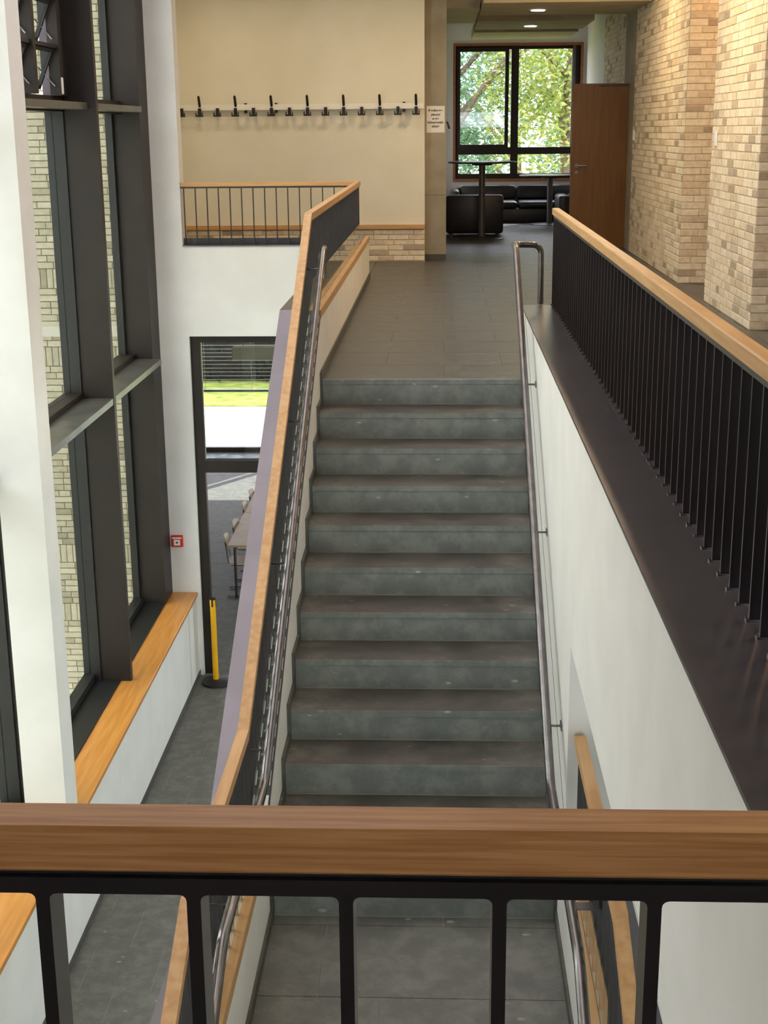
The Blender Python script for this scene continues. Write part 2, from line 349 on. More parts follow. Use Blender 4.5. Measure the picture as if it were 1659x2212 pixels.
# ------------------------------------------------------------------ floors
def tiles(parent, x0, x1, y0, y1, z, tx, ty, mat='tile', off=0.5, gap=0.004, xs=0.0, ys=0.0):
    cache = {}; row = 0; y = y0+ys-(ty if ys else 0)
    while y < y1-0.01:
        x = x0+xs-(off*tx if row % 2 else 0.0)-(tx if xs else 0)
        while x < x1-0.01:
            a0, a1, b0, b1 = max(x, x0), min(x+tx, x1), max(y, y0), min(y+ty, y1)
            if a1-a0 > 0.02 and b1-b0 > 0.02:
                k = (round(a1-a0, 3), round(b1-b0, 3))
                if k not in cache:
                    me = MB().box(-(a1-a0-gap)/2, (a1-a0-gap)/2, -(b1-b0-gap)/2, (b1-b0-gap)/2, -0.012, 0).data('tile'); me.materials.append(MT[mat]); cache[k] = me
                inst('tile', cache[k], parent, ((a0+a1)/2, (b0+b1)/2, z))
            x += tx
        y += ty; row += 1
fl = struct(MB().prism([(-XW-0.012, 0.03), (XW+0.0, 0.03), (XW, 0.30), (0.92, 0.30), (0.92, -12.0), (4.8, -12.0), (4.8, YF), (0.0, YF), (0.0, 9.0), (-3.2, 9.0), (-3.2, YB+0.02), (-XW-0.012, YB+0.02)], 'z', -0.40, -0.001).build('floor_upper', 'grout_d'))
tiles(fl, -XW, 2.6, 0.032, YF-0.02, 0.0, 0.813, 0.553, 'tile_u')
tiles(fl, 0.94, 4.0, -8.6, 0.02, 0.0, 0.813, 0.553, 'tile_u')
tiles(fl, -3.1, -XW-0.02, YB+0.25, 8.36, 0.0, 0.813, 0.553)
fg = struct(box('floor_gallery', 'tile', -3.2, 0.92, -12.0, -8.15, -0.40, 0.0))
fm = struct(MB().prism([(-XW, YM), (XW, YM), (XW, -5.4), (-XW, -5.4)], 'z', ZM-0.25, ZM-0.003).build('floor_landing', 'grout'))
tme = {}
for (a0, a1, b0, b1) in ((-XW, 0.139, -3.318, YM), (0.139, XW, -3.318, YM), (-XW, -0.399, -3.87, -3.318), (-0.399, 0.412, -3.87, -3.318), (0.412, XW, -3.87, -3.318),
                         (-XW, -0.13, -4.42, -3.87), (-0.13, XW, -4.42, -3.87), (-XW, -0.399, -4.97, -4.42), (-0.399, 0.412, -4.97, -4.42), (0.412, XW, -4.97, -4.42), (-XW, -0.13, -5.4, -4.97), (-0.13, XW, -5.4, -4.97)):
    box('tile', 'tile', a0+0.002, a1-0.002, b0+0.002, b1-0.002, ZM-0.012, ZM, fm)
lo = struct(MB().prism([(-3.2, -12.0), (4.6, -12.0), (4.6, YF), (-7.0, YF), (-7.0, 5.9), (-3.2, 5.9)], 'z', ZL-0.3, ZL-0.001).build('floor_lower', 'grout'))
tiles(lo, -2.56, -0.6, -2.2, YB, ZL, 0.515, 0.515, xs=0.12, ys=0.14)
tiles(lo, -3.17, -0.6, YB, YB+0.515, ZL, 0.515, 0.515, 'tile_l', xs=0.30, ys=0.0); tiles(lo, -4.2, -0.6, YB+0.515, YF, ZL, 0.515, 0.515, 'tile_l', xs=0.30, ys=0.0)
box('floor_fill', 'tile', -7.0, -4.2, 5.91, YF, ZL-0.02, ZL, lo); box('floor_fill', 'tile', -0.6, 4.6, -12, YF, ZL-0.02, ZL, lo); box('floor_fill', 'tile', -2.56, -0.6, -12, -2.2, ZL-0.02, ZL, lo)

# ------------------------------------------------------------------ ceiling and lounge ceiling boards
struct(MB().ring((-3.3, 4.8, -12.2, YF+0.3), (-2.5, 0.5, -6.5, 4.8), 'z', ZC, ZC+0.25).build('ceiling', 'ceiling'))
w5 = bpy.data.objects.new('added_rooflight', None); COL.objects.link(w5); w5.location = (-1.0, -0.85, ZC+0.2); struct(w5)  # unseen rooflight, added to brighten the stair and the sloping plate
for k in range(6):
    y0_ = -6.5+k*11.3/6; box('pane', 'opal', -2.5, 0.5, y0_+0.03, y0_+11.3/6-0.03, ZC+0.20, ZC+0.215, w5); box('glazing_bar', 'white', -2.5, 0.5, y0_-0.03, y0_+0.03, ZC+0.16, ZC+0.24, w5)
for (y0, y1, x1, lab) in ((8.3, 10.2, 2.58, 'nearest hung concrete ceiling board over the lounge'), (11.2, 12.95, 2.22, 'middle hung concrete ceiling board over the lounge with lit downlight'), (13.55, 15.3, 2.22, 'hung concrete ceiling board closest to the lounge window')):
    tag(box('ceiling_board', 'board', 0.62, x1, y0, y1, 3.0, 3.13), lab, 'ceiling board', 'hung boards over the lounge')
tag(box('ceiling_duct', 'lampshade', 0.14, 0.60, 9.4, 12.0, 3.03, ZC), 'pale boxed duct under the ceiling beside the concrete column', 'duct')
for (x, y, lab) in ((1.32, 9.3, 'lit downlight in the nearest lounge ceiling board'), (1.40, 12.1, 'lit downlight in the middle lounge ceiling board')):
    t = thing('downlight', (x, y, 2.995), lab, 'lamp', 'lounge downlights')
    MB().lathe([(0.09, 0), (0.11, 0.004), (0.11, 0.012), (0.09, 0.012)], (x, y, 2.988), 20).build('trim_ring', 'white', t)
    MB().lathe([(0.001, 0), (0.085, 0), (0.085, 0.006), (0.001, 0.006)], (x, y, 2.9815), 20).build('lens', emit_mat('downlight_glow', (1, 0.95, 0.9, 1), 12.0), t)
    ld = bpy.data.lights.new('downlight_beam', 'SPOT'); ld.energy = 25; ld.spot_size = 1.6; ld.color = (1, 0.86, 0.66); ld.shadow_soft_size = 0.06
    lob = bpy.data.objects.new('downlight_beam', ld); COL.objects.link(lob); lob.parent = t; lob.location = (0, 0, -0.02)

# ------------------------------------------------------------------ stair hall walls
struct(MB().prism([(-3.25, ZL), (-2.513, ZL), (-2.513, -0.49), (-1.15, -0.49), (-1.15, ZL), (-0.70, ZL), (-0.70, PT-0.012), (-2.535, PT-0.012), (-2.535, ZC), (-3.25, ZC)], 'y', YB, YB+0.22).build('wall_hall_far', 'plaster'))
struct(box('wall_sill_left', 'plaster', -3.2, -2.56, -9.3, YB, ZL, -3.352))
struct(MB().box(-2.562, -2.552, -9.3, YB-0.001, ZL, ZL+0.065).build('baseboard_left', 'base'))
struct(MB().box(-2.5605, -2.559, 4.86, 4.866, ZL+0.07, -3.352).build('trim_1', 'base'))
# stair side wall on the right, tall, with the opening beside the landing
struct(MB().prism([(0.29, -0.62), (0.29, PT-0.012), (-8.0, PT-0.012), (-8.0, -0.505), (-3.543, -0.505), (-3.543, ZM-0.42)], 'x', XW, 0.905).build('wall_stair_right', 'plaster'))  # lower part left out so the added side window lights the sill wall
struct(box('wall_under_gallery', 'plaster', 0.905, 4.6, -3.543, -3.40, ZL, -0.40))
struct(box('ceiling_under_gallery', 'ceiling', 0.905, 4.6, -12.0, -3.543, -0.505, -0.40))
struct(MB().ring((-12.0, YF, ZL, -0.40), (-1.5, 6.5, ZL+0.6, -0.9), 'x', 4.6, 4.8).build('wall_under_right', 'plaster'))
struct(box('added_side_window', 'glass_l', 4.69, 4.70, -1.5, 6.5, ZL+0.6, -0.9))  # unseen window added to light the left sill wall under the stair
pl = struct(MB().box(XW-0.008, 0.94, -8.02, 0.295, PT-0.012, PT).build('trim_2', 'plate'))
# thin dark strip following the flight on the right wall
gl = [(-0.05, 0.50), (-3.45, -1.245), (-3.45, -1.250), (-0.05, 0.495)]
struct(MB().prism([(0.02, PT-0.01), (-3.50, PT-0.01-3.52*SL+0.20), (-3.50, PT-0.016-3.52*SL+0.20), (0.02, PT-0.016)], 'x', XW-0.0015, XW+0.004).build('trim_3', 'base'))

# parapets: white wall, metal plate, wood cap on level parts
def parapet(name, s, ys, cap_ranges):
    # ys: outline top as list (Y, Z) from far to near
    bot = [(ys[-1][0], ys[-1][1]-0.9), (ys[0][0], ys[0][1]-0.9)] if False else None
    top = ys; low = []
    for (y, z) in reversed(ys): low.append((y, z-0.62))
    o = struct(MB().prism(top+low, 'x', min(s*XW, s*0.90), max(s*XW, s*0.90)).build(name, 'plaster'))
    # dark plate lying on the outer half of the parapet
    b = MB(); up = [(y, z+0.010) for y, z in top]
    b.prism(up+[(y, z-0.10) for y, z in reversed(top)], 'x', min(s*0.765, s*0.925), max(s*0.765, s*0.925)); b.build('cover_plate', 'plate', o)
    for (a, bb, z) in cap_ranges:
        box('wood_cap', 'oak', min(s*(XW-0.006), s*0.704), max(s*(XW-0.006), s*0.704), bb, a, z-0.055, z+0.006, o, bev=0.003)
    return o
LPC = 0
lp = parapet('wall_parapet_left', -1, [(6.44, PT), (0.0, PT), (YK, ZM+PT), (-5.4, ZM+PT)], [(6.45, 0.02, PT), (YK, -5.4, ZM+PT)])
MB().box(-0.766, -0.7095, 0.0, 6.44, PT-0.02, PT+0.010).build('cover_strip', 'plate', lp)
# dark steel capping on the sloping part with spacers
pb = MB().prism([(0.0, PT+0.006), (YK, ZM+PT+0.006), (YK, ZM+PT-0.02), (0.0, PT-0.02)], 'x', -0.702, -0.657); pb.build('steel_cap', 'steel', lp)
si = MB().box(-0.009, 0.009, -0.040, 0.040, -0.004, 0.002, Matrix.Rotation(math.atan(SL), 4, 'X')).data('slot_insert'); si.materials.append(MT['plaster'])
for k in range(29):
    y = -0.08-k*0.1183; inst('slot_insert', si, lp, (-0.672, y, PT+0.006+y*SL))
rp = parapet('wall_parapet_right', 1, [(-3.545, ZM+PT), (-5.4, ZM+PT)], [(-3.56, -5.4, ZM+PT)])
struct(MB().box(-XW, -XW+0.012, 0.0, 6.44, 0.0, 0.062).build('baseboard_1', 'skirt'))
struct(MB().box(-XW, -XW+0.012, -5.4, YM, ZM, ZM+0.062).build('baseboard_2', 'skirt'))
struct(MB().box(XW-0.012, XW, -5.4, YM, ZM, ZM+0.062).build('baseboard_3', 'skirt'))
# outer fascia of the stair and landing (seen from the lower hall)
struct(MB().prism([(YB, -0.40), (0.0, -0.40), (YM, ZM-0.35), (-5.4, ZM-0.35), (-5.4, ZM-0.1), (YK, ZM-0.1), (0.0, -0.1), (YB, -0.1)], 'x', -0.90, -0.67).build('trim_4', 'plaster'))

# ------------------------------------------------------------------ staircase
st = thing('staircase', (0, 0, 0), 'straight grey basalt staircase climbing to the upper floor', 'staircase')
HW = 0.654
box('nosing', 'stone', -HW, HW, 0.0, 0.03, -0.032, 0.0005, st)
for i in range(12):
    y = -i*T
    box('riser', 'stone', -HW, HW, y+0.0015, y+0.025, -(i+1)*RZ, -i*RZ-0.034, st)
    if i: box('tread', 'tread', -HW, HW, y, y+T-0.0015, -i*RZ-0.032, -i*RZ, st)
    if i: box('nosing', 'stone', -HW, HW, y-0.003, y, -i*RZ-0.032, -i*RZ, st)  # front strip repeats the lightened riser tone
    box('grout_joint', 'grout', -HW, HW, y-0.0035, y+0.004, -(i+1)*RZ, -(i+1)*RZ+0.0035, st)
h = 0.055
for s in (-1, 1):
    hh = h if s < 0 else 0.03
    for i in range(1, 13):
        b = MB(); y1 = -(i-1)*T; y0 = y1-T if i < 12 else y1-hh; z0 = -i*RZ; z1 = z0+RZ
        x0, x1 = (min(s*HW, s*XW), max(s*HW, s*XW))
        pts = [(y0, z0), (y1, z0), (y1, z1+hh), (y1-hh, z1+hh), (y1-hh, z0+hh), (y0, z0+hh)] if i < 12 else [(y0, z0), (y1, z0), (y1, z1+hh), (y0, z1+hh)]
        b.prism(pts, 'x', x0, x1); b.build('skirting', 'skirt', st)
MB().prism([(0.02, -0.18), (YM, ZM-0.012), (YM, ZM-0.30), (0.02, -0.46)], 'x', -HW+0.02, HW-0.02).build('soffit', 'plaster', st)

# ------------------------------------------------------------------ balustrades
def blade_mesh(hgt, dx, dy, mat, name='baluster'):
    me = MB().box(-dx/2, dx/2, -dy/2, dy/2, 0, hgt).data(name); me.materials.append(MT[mat]); return me
def foot_mesh(dx, dy, mat):
    me = MB().box(-dx/2, dx/2, -dy/2, dy/2, 0, 0.006).data('foot'); me.materials.append(MT[mat]); return me
SP = 0.1183
# 1. right-hand gallery balustrade
b1 = thing('balustrade', (0.877, -3.5, PT), 'long dark balustrade with oak handrail along the right side, in front of the brick piers', 'balustrade', 'stair hall balustrades')
box('top_rail', 'oak', 0.852, 0.899, -7.98, 0.33, 1.036, 1.08, b1, bev=0.004)
box('flat_bar', 'steel', 0.861, 0.890, -7.98, 0.325, 1.018, 1.036, b1)
me = blade_mesh(1.018-PT, 0.030, 0.010, 'steel_blk'); fm_ = foot_mesh(0.036, 0.020, 'inox')
y = 0.300
while y > -7.95:
    inst('baluster', me, b1, (0.875, y, PT)); inst('foot', fm_, b1, (0.870, y-0.002, PT)); y -= SP
# 2. far balustrade over the hall wall
b2 = thing('balustrade', (-1.6, YB+0.05, PT), 'thin-barred balustrade with oak rail across the white hall wall below the coat rack', 'balustrade', 'stair hall balustrades')
box('top_rail', 'oak_x', -2.53, -0.745, YB-0.01, YB+0.037, 1.036, 1.08, b2, bev=0.004)
box('flat_bar', 'steel', -2.53, -0.745, YB+0.0, YB+0.028, 1.020, 1.036, b2)
box('base_plate', 'plate', -2.535, -0.70, YB-0.012, YB+0.22, PT-0.012, PT, b2); box('toe_board', 'steel', -2.535, -0.75, YB+0.09, YB+0.10, PT, PT+0.065, b2)
me2 = blade_mesh(1.02-PT, 0.009, 0.030, 'steel_blk')
x = -2.50
while x < -0.76: inst('baluster', me2, b2, (x, YB+0.014, PT)); x += SP
# 3. left stair balustrade: level, sloping, level
XL = -0.718
b3 = thing('balustrade', (XL, -2.0, ZM+PT), 'balustrade with oak rail following the left side of the stairs down to the landing', 'balustrade', 'stair hall balustrades')
RH = 1.08
pathL = [(YB+0.037, RH), (-0.08, RH), (-0.08-(12*RZ-0.02)/SL, RH-12*RZ+0.02), (-4.93, RH-12*RZ+0.02), (-5.9, RH-12*RZ+0.02-0.97*0.5)]
def rail_profile(path, dz0, dz1): return [(y, z+dz1) for y, z in path]+[(y, z+dz0) for y, z in reversed(path)]
for k in range(4):
    seg = pathL[k:k+2]
    MB().prism(rail_profile(seg, -0.044, 0.0), 'x', -0.742, -0.694).build('top_rail', 'oak', b3)
MB().prism(rail_profile(pathL, -0.060, -0.044), 'x', -0.732, -0.704).build('flat_bar', 'steel', b3)
def top_at(path, y):
    for (ya, za), (yb, zb) in zip(path, path[1:]):
        if yb <= y <= ya: return za+(zb-za)*(ya-y)/(ya-yb)
    return path[-1][1]
parL = [(6.44, PT), (0.0, PT), (YK, ZM+PT), (-5.4, ZM+PT), (-5.9, ZM+PT-0.25)]
cache = {}
y = YB-0.01
while y > -5.35:
    zt = top_at(pathL, y)-0.06; zb = top_at(parL, y)-0.01; k = round(zt-zb, 2)
    if k not in cache: cache[k] = blade_mesh(k, 0.030, 0.010, 'steel')
    inst('baluster', cache[k], b3, (XL-0.004, y, zt-k)); y -= SP
# spacers on the sloping parapet, dark feet between white ledge
cache2 = MB().box(-0.024, 0.024, -0.028, 0.028, -0.022, 0.006).data('spacer'); cache2.materials.append(MT['steel'])
y = -0.1
while y > YK:
    inst('spacer', cache2, b3, (-0.7275, y, top_at(parL, y)+0.004)); y -= SP
# 4. right landing balustrade in the opening
b4 = thing('balustrade', (0.72, -4.4, ZM+PT), 'short balustrade with oak rail inside the white wall opening right of the landing', 'balustrade', 'stair hall balustrades')
pathR = [(-3.56, RH-12*RZ), (-4.93, RH-12*RZ), (-5.9, RH-12*RZ-0.97*0.5)]
for k in range(2): MB().prism(rail_profile(pathR[k:k+2], -0.044, 0.0), 'x', 0.694, 0.742).build('top_rail', 'oak', b4)
MB().prism(rail_profile(pathR, -0.060, -0.044), 'x', 0.704, 0.732).build('flat_bar', 'steel', b4)
y = -3.62
while y > -5.35:
    zt = top_at(pathR, y)-0.06; k = round(zt-(ZM+PT), 2)
    if k not in cache: cache[k] = blade_mesh(k, 0.030, 0.010, 'steel')
    inst('baluster', cache[k], b4, (0.722, y, zt-k)); y -= SP
# 5. foreground balustrade
b5 = thing('balustrade', (0.05, -8.05, 0.0), 'nearest balustrade crossing the bottom of the picture with oak rail toned as shaded', 'balustrade', 'stair hall balustrades')
box('top_rail', 'oak_fg', -2.5, 0.95, -8.068, -8.026, 1.041, 1.08, b5, bev=0.003)
box('flat_bar', 'steel_blk', -2.5, 0.95, -8.066, -8.030, 1.022, 1.036, b5)
box('spacer_strip', 'frame_blk', -2.5, 0.95, -8.060, -8.034, 1.036, 1.041, b5)
bb = MB().box(-0.0055, 0.0055, -0.018, 0.018, 0, 1.022-0.0)
for s in (-1, 1):
    g = [(s*0.0055, 1.022), (s*0.0055, 1.0165)]+[(s*(0.0055+0.0055*(1-math.cos(a))), 1.0165+0.0055*math.sin(a)) for a in (0.5, 1.0, math.pi/2)]
    bb.prism(g, 'y', -0.018, 0.018)
me5 = bb.data('baluster'); me5.materials.append(MT['steel_blk'])
for k in range(-20, 7): inst('baluster', me5, b5, (0.050+k*SP, -8.048, 0.0))
struct(box('trim_5', 'plate', -2.55, 0.95, -8.13, -8.0, -0.02, 0.002))

# glass guards on the parapets
def glass_strip(label, s, path, near):
    t = MB(); pts = [(y, z+0.21) for y, z in path]+[(y, z-0.01) for y, z in reversed(path)]
    t.prism(pts, 'x', min(s*0.7035, s*0.7085), max(s*0.7035, s*0.7085)); o = t.build('glass_guard', 'glass', None, (s*0.706, path[0][0], path[0][1])); return tag(o, label, 'glass panel', 'low glass guards')
glass_strip('low clear glass guard on the oak cap of the left upper landing wall, far pane', -1, [(YB-0.05, PT), (2.47, PT)], 0)
glass_strip('low clear glass guard on the oak cap of the left upper landing wall, near pane', -1, [(2.46, PT), (0.0, PT)], 0)
glass_strip('low sloping glass guard behind the left stair handrail', -1, [(-0.01, PT-0.006), (YK, ZM+PT)], 0)
glass_strip('low glass guard on the left landing wall', -1, [(YK-0.01, ZM+PT), (-4.85, ZM+PT)], 0)
glass_strip('low glass guard with green edge on the right landing wall', 1, [(-3.56, ZM+PT), (-4.83, ZM+PT)], 0)

# ------------------------------------------------------------------ tube handrails
h1 = thing('handrail', (0.615, -2, 0), 'round steel handrail on the right stair wall ending in an upright loop', 'handrail', 'stair handrails')
pR = rounded([(0.79, 0.36, PT), (0.785, 0.335, 0.84), (0.605, 0.32, 0.845), (0.60, -0.02, 0.86), (0.597, -3.57, 0.86-3.55*SL), (0.597, -4.85, 0.86-3.55*SL), (0.597, -5.4, 0.86-3.55*SL-0.28)], 0.06)
MB().tube(pR, 0.0205, 12).build('tube', 'inox', h1)
def zr(y): return 0.86-max(0, min(3.55, -0.02-y))*SL
for y in (-1.16, -2.19, -3.25):
    b = MB().tube([(0.60, y, zr(y)-0.015), (0.61, y, zr(y)-0.045), (XW-0.003, y, zr(y)-0.045)], 0.006, 8); b.build('bracket', 'inox', h1)
    MB().box(XW-0.006, XW, y-0.03, y+0.03, zr(y)-0.06, zr(y)-0.03).build('bracket_plate', 'inox', h1)
box('bracket', 'inox', 0.585, 0.735, -4.50, -4.455, zr(-4.4)-0.034, zr(-4.4)-0.028, h1)
h2 = thing('handrail', (-0.62, -2, 0), 'round steel handrail along the left side of the stairs', 'handrail', 'stair handrails')
pL = rounded([(-0.640, 0.05, 0.66), (-0.640, 0.04, 0.842), (-0.62, -0.06, 0.862), (-0.62, -0.2, 0.86), (-0.62, -0.2-3.46, 0.86-3.46*SL), (-0.62, -4.85, 0.86-3.46*SL), (-0.62, -5.3, 0.86-3.46*SL-0.25)], 0.05)
MB().tube(pL, 0.0205, 12).build('tube', 'inox', h2)
def zl(y): return 0.86-max(0, min(3.46, -0.2-y))*SL
for y in (-0.35, -1.60, -2.53, -3.50, -4.6):
    MB().tube([(-0.62, y, zl(y)-0.01), (-0.66, y, zl(y)-0.02), (-0.712, y, zl(y)-0.02)], 0.005, 8).build('bracket', 'inox', h2)

# ------------------------------------------------------------------ left window wall
XF, XG = -2.73, -3.10           # inner edge of the fins, glass plane
ZS = -3.312
w1 = bpy.data.objects.new('window_1', None); COL.objects.link(w1); w1.location = (XG, -2.0, ZS); struct(w1)
levels = [ZS, -0.66, 1.82, ZC]
fins = [4.98, 2.83, 0.30, -1.66, -3.62]
box('corner_frame', 'frame', -3.09, -2.823, 4.98, YB-0.002, ZS, ZC, w1)
for k, y in enumerate(fins[1:]):
    box('mullion', 'frame', -3.005, XF, y, y+0.075, ZS, ZC, w1)
    box('mullion_frame', 'frame_blk', -3.16, -3.005, y-0.02, y+0.095, ZS, ZC, w1)
box('mullion_frame', 'frame_blk', -3.16, -3.09, 4.93, YB-0.002, ZS, ZC, w1)
ys = fins
for k in range(4):
    yb_, ya_ = ys[k]-0.0, ys[k+1]+0.075
    y1 = ys[k] if k == 0 else ys[k]
    box('sill_frame', 'frame_blk', -3.16, -2.828, ya_, y1, ZS-0.04, ZS+0.012, w1)
    box('bottom_frame', 'frame_blk', -3.16, -3.06, ya_, y1, ZS+0.012, ZS+0.075, w1)
    for z in levels[1:3]:
        box('transom', 'alu', -3.00, -2.885 if k > 1 else (-2.735 if z < 0 else -2.80), ya_, y1, z-0.055, z, w1)
        box('transom_frame', 'frame', -3.16, -3.00, ya_, y1, z-0.07, z+0.05, w1)
    for j in range(3):
        if k == 1 and j == 2: continue
        z0, z1 = levels[j]+(0.07 if j == 0 else 0.05), levels[j+1]-0.07
        box('pane', 'glass_l', XG-0.004, XG+0.004, ya_+0.02, y1-0.02, z0, z1, w1)
# louvre flaps in the upper bay behind the column
ya_, y1 = fins[2]+0.075, fins[1]
zb = 1.87
for (yy0, yy1) in ((ya_, ya_+0.05), (1.80, 1.88), (y1-0.30, y1-0.20)):
    box('louvre_post', 'frame', -3.02, -2.93, yy0, yy1, zb, ZC, w1)
box('louvre_panel', 'frame_blk', -3.0, -2.96, y1-0.20, y1, zb, ZC, w1)
row = 0.36
for r_ in range(5):
    zt = zb+0.03+row*(r_+1)
    for (yy0, yy1) in ((ya_+0.05, 1.80), (1.88, y1-0.30)):
        box('louvre_bar', 'frame_blk', -3.01, -2.95, yy0, yy1, zt-0.03, zt, w1)
        Mx = Matrix.Translation((-2.98, 0, zt-0.03)) @ Matrix.Rotation(math.radians(23), 4, 'Y')
        f = MB(); f.add([Mx @ Vector(v) for v in []], [])
        q = MB().ring((yy0+0.01, yy1-0.01, -row+0.03, 0), (yy0+0.045, yy1-0.045, -row+0.06, -0.03), 'x', -0.015, 0.015)
        q.v = [tuple(Mx @ Vector(v)) for v in q.v]; lv = q.build('louvre_flap', 'frame_blk', w1)
        MB().box(-0.004, 0.004, yy0+0.045, yy1-0.045, -row+0.06, -0.03, Mx).build('flap_pane', 'glass_l', lv)
        MB().tube([(-2.97, yy1-0.03, zt-0.32), (-3.10, yy1-0.03, zt-0.17)], 0.006, 6).build('flap_arm', 'inox', lv)
box('drive_box', 'white', -2.965, -2.925, y1-0.29, y1-0.235, zb+0.01, zb+0.14, w1, bev=0.004)
ws = box('window_sill', 'oak_sill', -2.828, -2.545, -12.0, YB-0.001, ZS-0.04, ZS, w1, bev=0.003)
struct(box('wall_left_near', 'plaster', -3.2, -2.72, -12.0, fins[-1]-0.02, ZS, ZC))
MB().lathe([(0.004, 0), (0.011, 0.004), (0.013, 0.012), (0.009, 0.021), (0.002, 0.024)], (-2.955, 0.662, -1.42), 14).build('sensor_knob', 'white', w1)
# column in front of the glazing
c1 = thing('column', (-2.727, 0.134, ZS), 'tall white square column standing on the oak sill in front of the left window', 'column')
box('shaft', 'plaster', -2.877, -2.577, -0.012, 0.280, ZS, ZC, c1)

# brick wing outside
wx = struct(box('wall_outside_wing', 'mortar_x', -9.0, -3.25, 5.62, 5.9, ZL-1.5, 6.0))
vis = lambda q: 0 if (-4.6 < q[0].x < -3.2) else 10
bricks(wx, (-9.0, 5.62, 0), (1, 0, 0), 5.75, ZL-1.373, 5.6, (0, -1, 0), 'brickx', 'brickx_s', 295, soldiers=(0.02, -0.80, -3.02, -3.70), proud=0.006,
       prefer=lambda q: (0 if -4.35 < q[0].x < -3.15 and -4.6 < q[0].z < 2.6 else 10)+abs(q[0].x+3.6)*0.5)

# ------------------------------------------------------------------ coat rack wall
cw = struct(box('wall_coat', 'plaster_coat', -3.2, -0.078, 8.40, 8.62, 0.449, ZC))
bw = struct(box('wall_wainscot', 'mortar', -3.2, -0.078, 8.404, 8.62, 0.0, 0.40))
bricks(bw, (-3.2, 8.402, 0), (1, 0, 0), 3.12, 0.012, 0.40, (0, -1, 0), 'brick', 'brick_s', 290, course=0.064, proud=0.006)
struct(MB().box(-3.2, -0.078, 8.355, 8.62, 0.400, 0.449).build('trim_6', 'oak_x'))
struct(box('wall_corridor_left', 'plaster_coat', -3.3, -3.2, YB+0.22, 8.62, -0.4, ZC))
rk = thing('coat_rack', (-1.6, 8.38, 1.816), 'long white wall-mounted coat rail with black hooks and pegs', 'coat rack')
box('rail', 'rackwhite', -3.10, -0.085, 8.335, 8.358, 1.817, 1.884, rk, bev=0.003)
hk = MB(); hk.box(-0.018, 0.018, -0.035, 0.0, -0.050, 0.03); hk.box(-0.044, 0.044, -0.07, -0.03, -0.070, -0.050); hk.box(-0.044, -0.032, -0.07, -0.055, -0.050, -0.022); hk.box(0.032, 0.044, -0.07, -0.055, -0.050, -0.022); hk.box(-0.014, 0.014, -0.07, -0.035, -0.050, -0.012)
hm = hk.data('hook'); hm.materials.append(MT['black'])
pm = MB().tube([(0.0, 0, 0), (0.0, -0.02, 0.03), (-0.003, -0.05, 0.11), (-0.003, -0.055, 0.125)], [0.016, 0.016, 0.016, 0.009], 10).data('hat_peg'); pm.materials.append(MT['black'])
for k in range(14):
    xx = -3.01+k*0.2178
    hko = inst('hook', hm, rk, (xx, 8.335, 1.815))
    if k % 2: inst('hat_peg', pm, rk, (xx, 8.345, 1.862))
for xx in (-2.24, -1.87, -0.325): box('standoff', 'frame', xx-0.014, xx+0.014, 8.355, 8.40, 1.785, 1.90, rk)

cc = thing('column', (0.05, 8.7, 0), 'bare concrete column with a paper notice, between the coat wall and the lounge', 'column')
box('shaft', 'concrete', -0.077, 0.184, 8.532, 8.90, 0.0, ZC, cc)
box('base_strip', 'base', -0.080, 0.187, 8.528, 8.90, 0.0, 0.075, cc)
box('pour_joint', 'base', -0.0775, 0.1845, 8.5312, 8.5322, 0.79, 0.795, cc)
pn = thing('paper_notice', (0.055, 8.53, 1.54), 'white paper notice with five printed lines on the concrete column', 'notice')
box('sheet', 'paper', -0.055, 0.165, 8.5295, 8.5315, 1.537, 1.849, pn)
def text(s_, size, cx_, z_, y_, parent, mat='ink'):
    cu = bpy.data.curves.new('lettering', 'FONT'); cu.body = s_; cu.size = size; cu.align_x = 'CENTER'; cu.extrude = 0.0003; cu.offset = 0.0012
    to = bpy.data.objects.new('lettering', cu); COL.objects.link(to); bpy.context.view_layer.update()
    me = bpy.data.meshes.new_from_object(to.evaluated_get(bpy.context.evaluated_depsgraph_get())); bpy.data.objects.remove(to)
    o = bpy.data.objects.new('lettering', me); COL.objects.link(o); me.materials.clear(); me.materials.append(MT[mat]); o.parent = parent
    o.location = Vector((cx_, y_, z_))-root_loc(parent); o.rotation_euler = (math.pi/2, 0, 0); tag(o, kind='stuff'); return o
for s_, sz, zz in (('Berufswege-', 0.036, 1.786), ('planung', 0.036, 1.738), ('an der', 0.030, 1.692), ('Schwarzwald-', 0.036, 1.646), ('schule', 0.036, 1.600)):
    text(s_, sz, 0.055, zz, 8.529, pn)
sg = MB().box(0.186, 0.189, 8.56, 8.62, 1.60, 1.74); dh = thing('door_lever', (0.19, 8.6, 1.6), 'small black lever sticking out behind the concrete column', 'lever')
MB().tube([(0.184, 8.62, 1.66), (0.20, 8.62, 1.655), (0.222, 8.62, 1.58)], 0.012, 8).build('lever', 'black', dh)

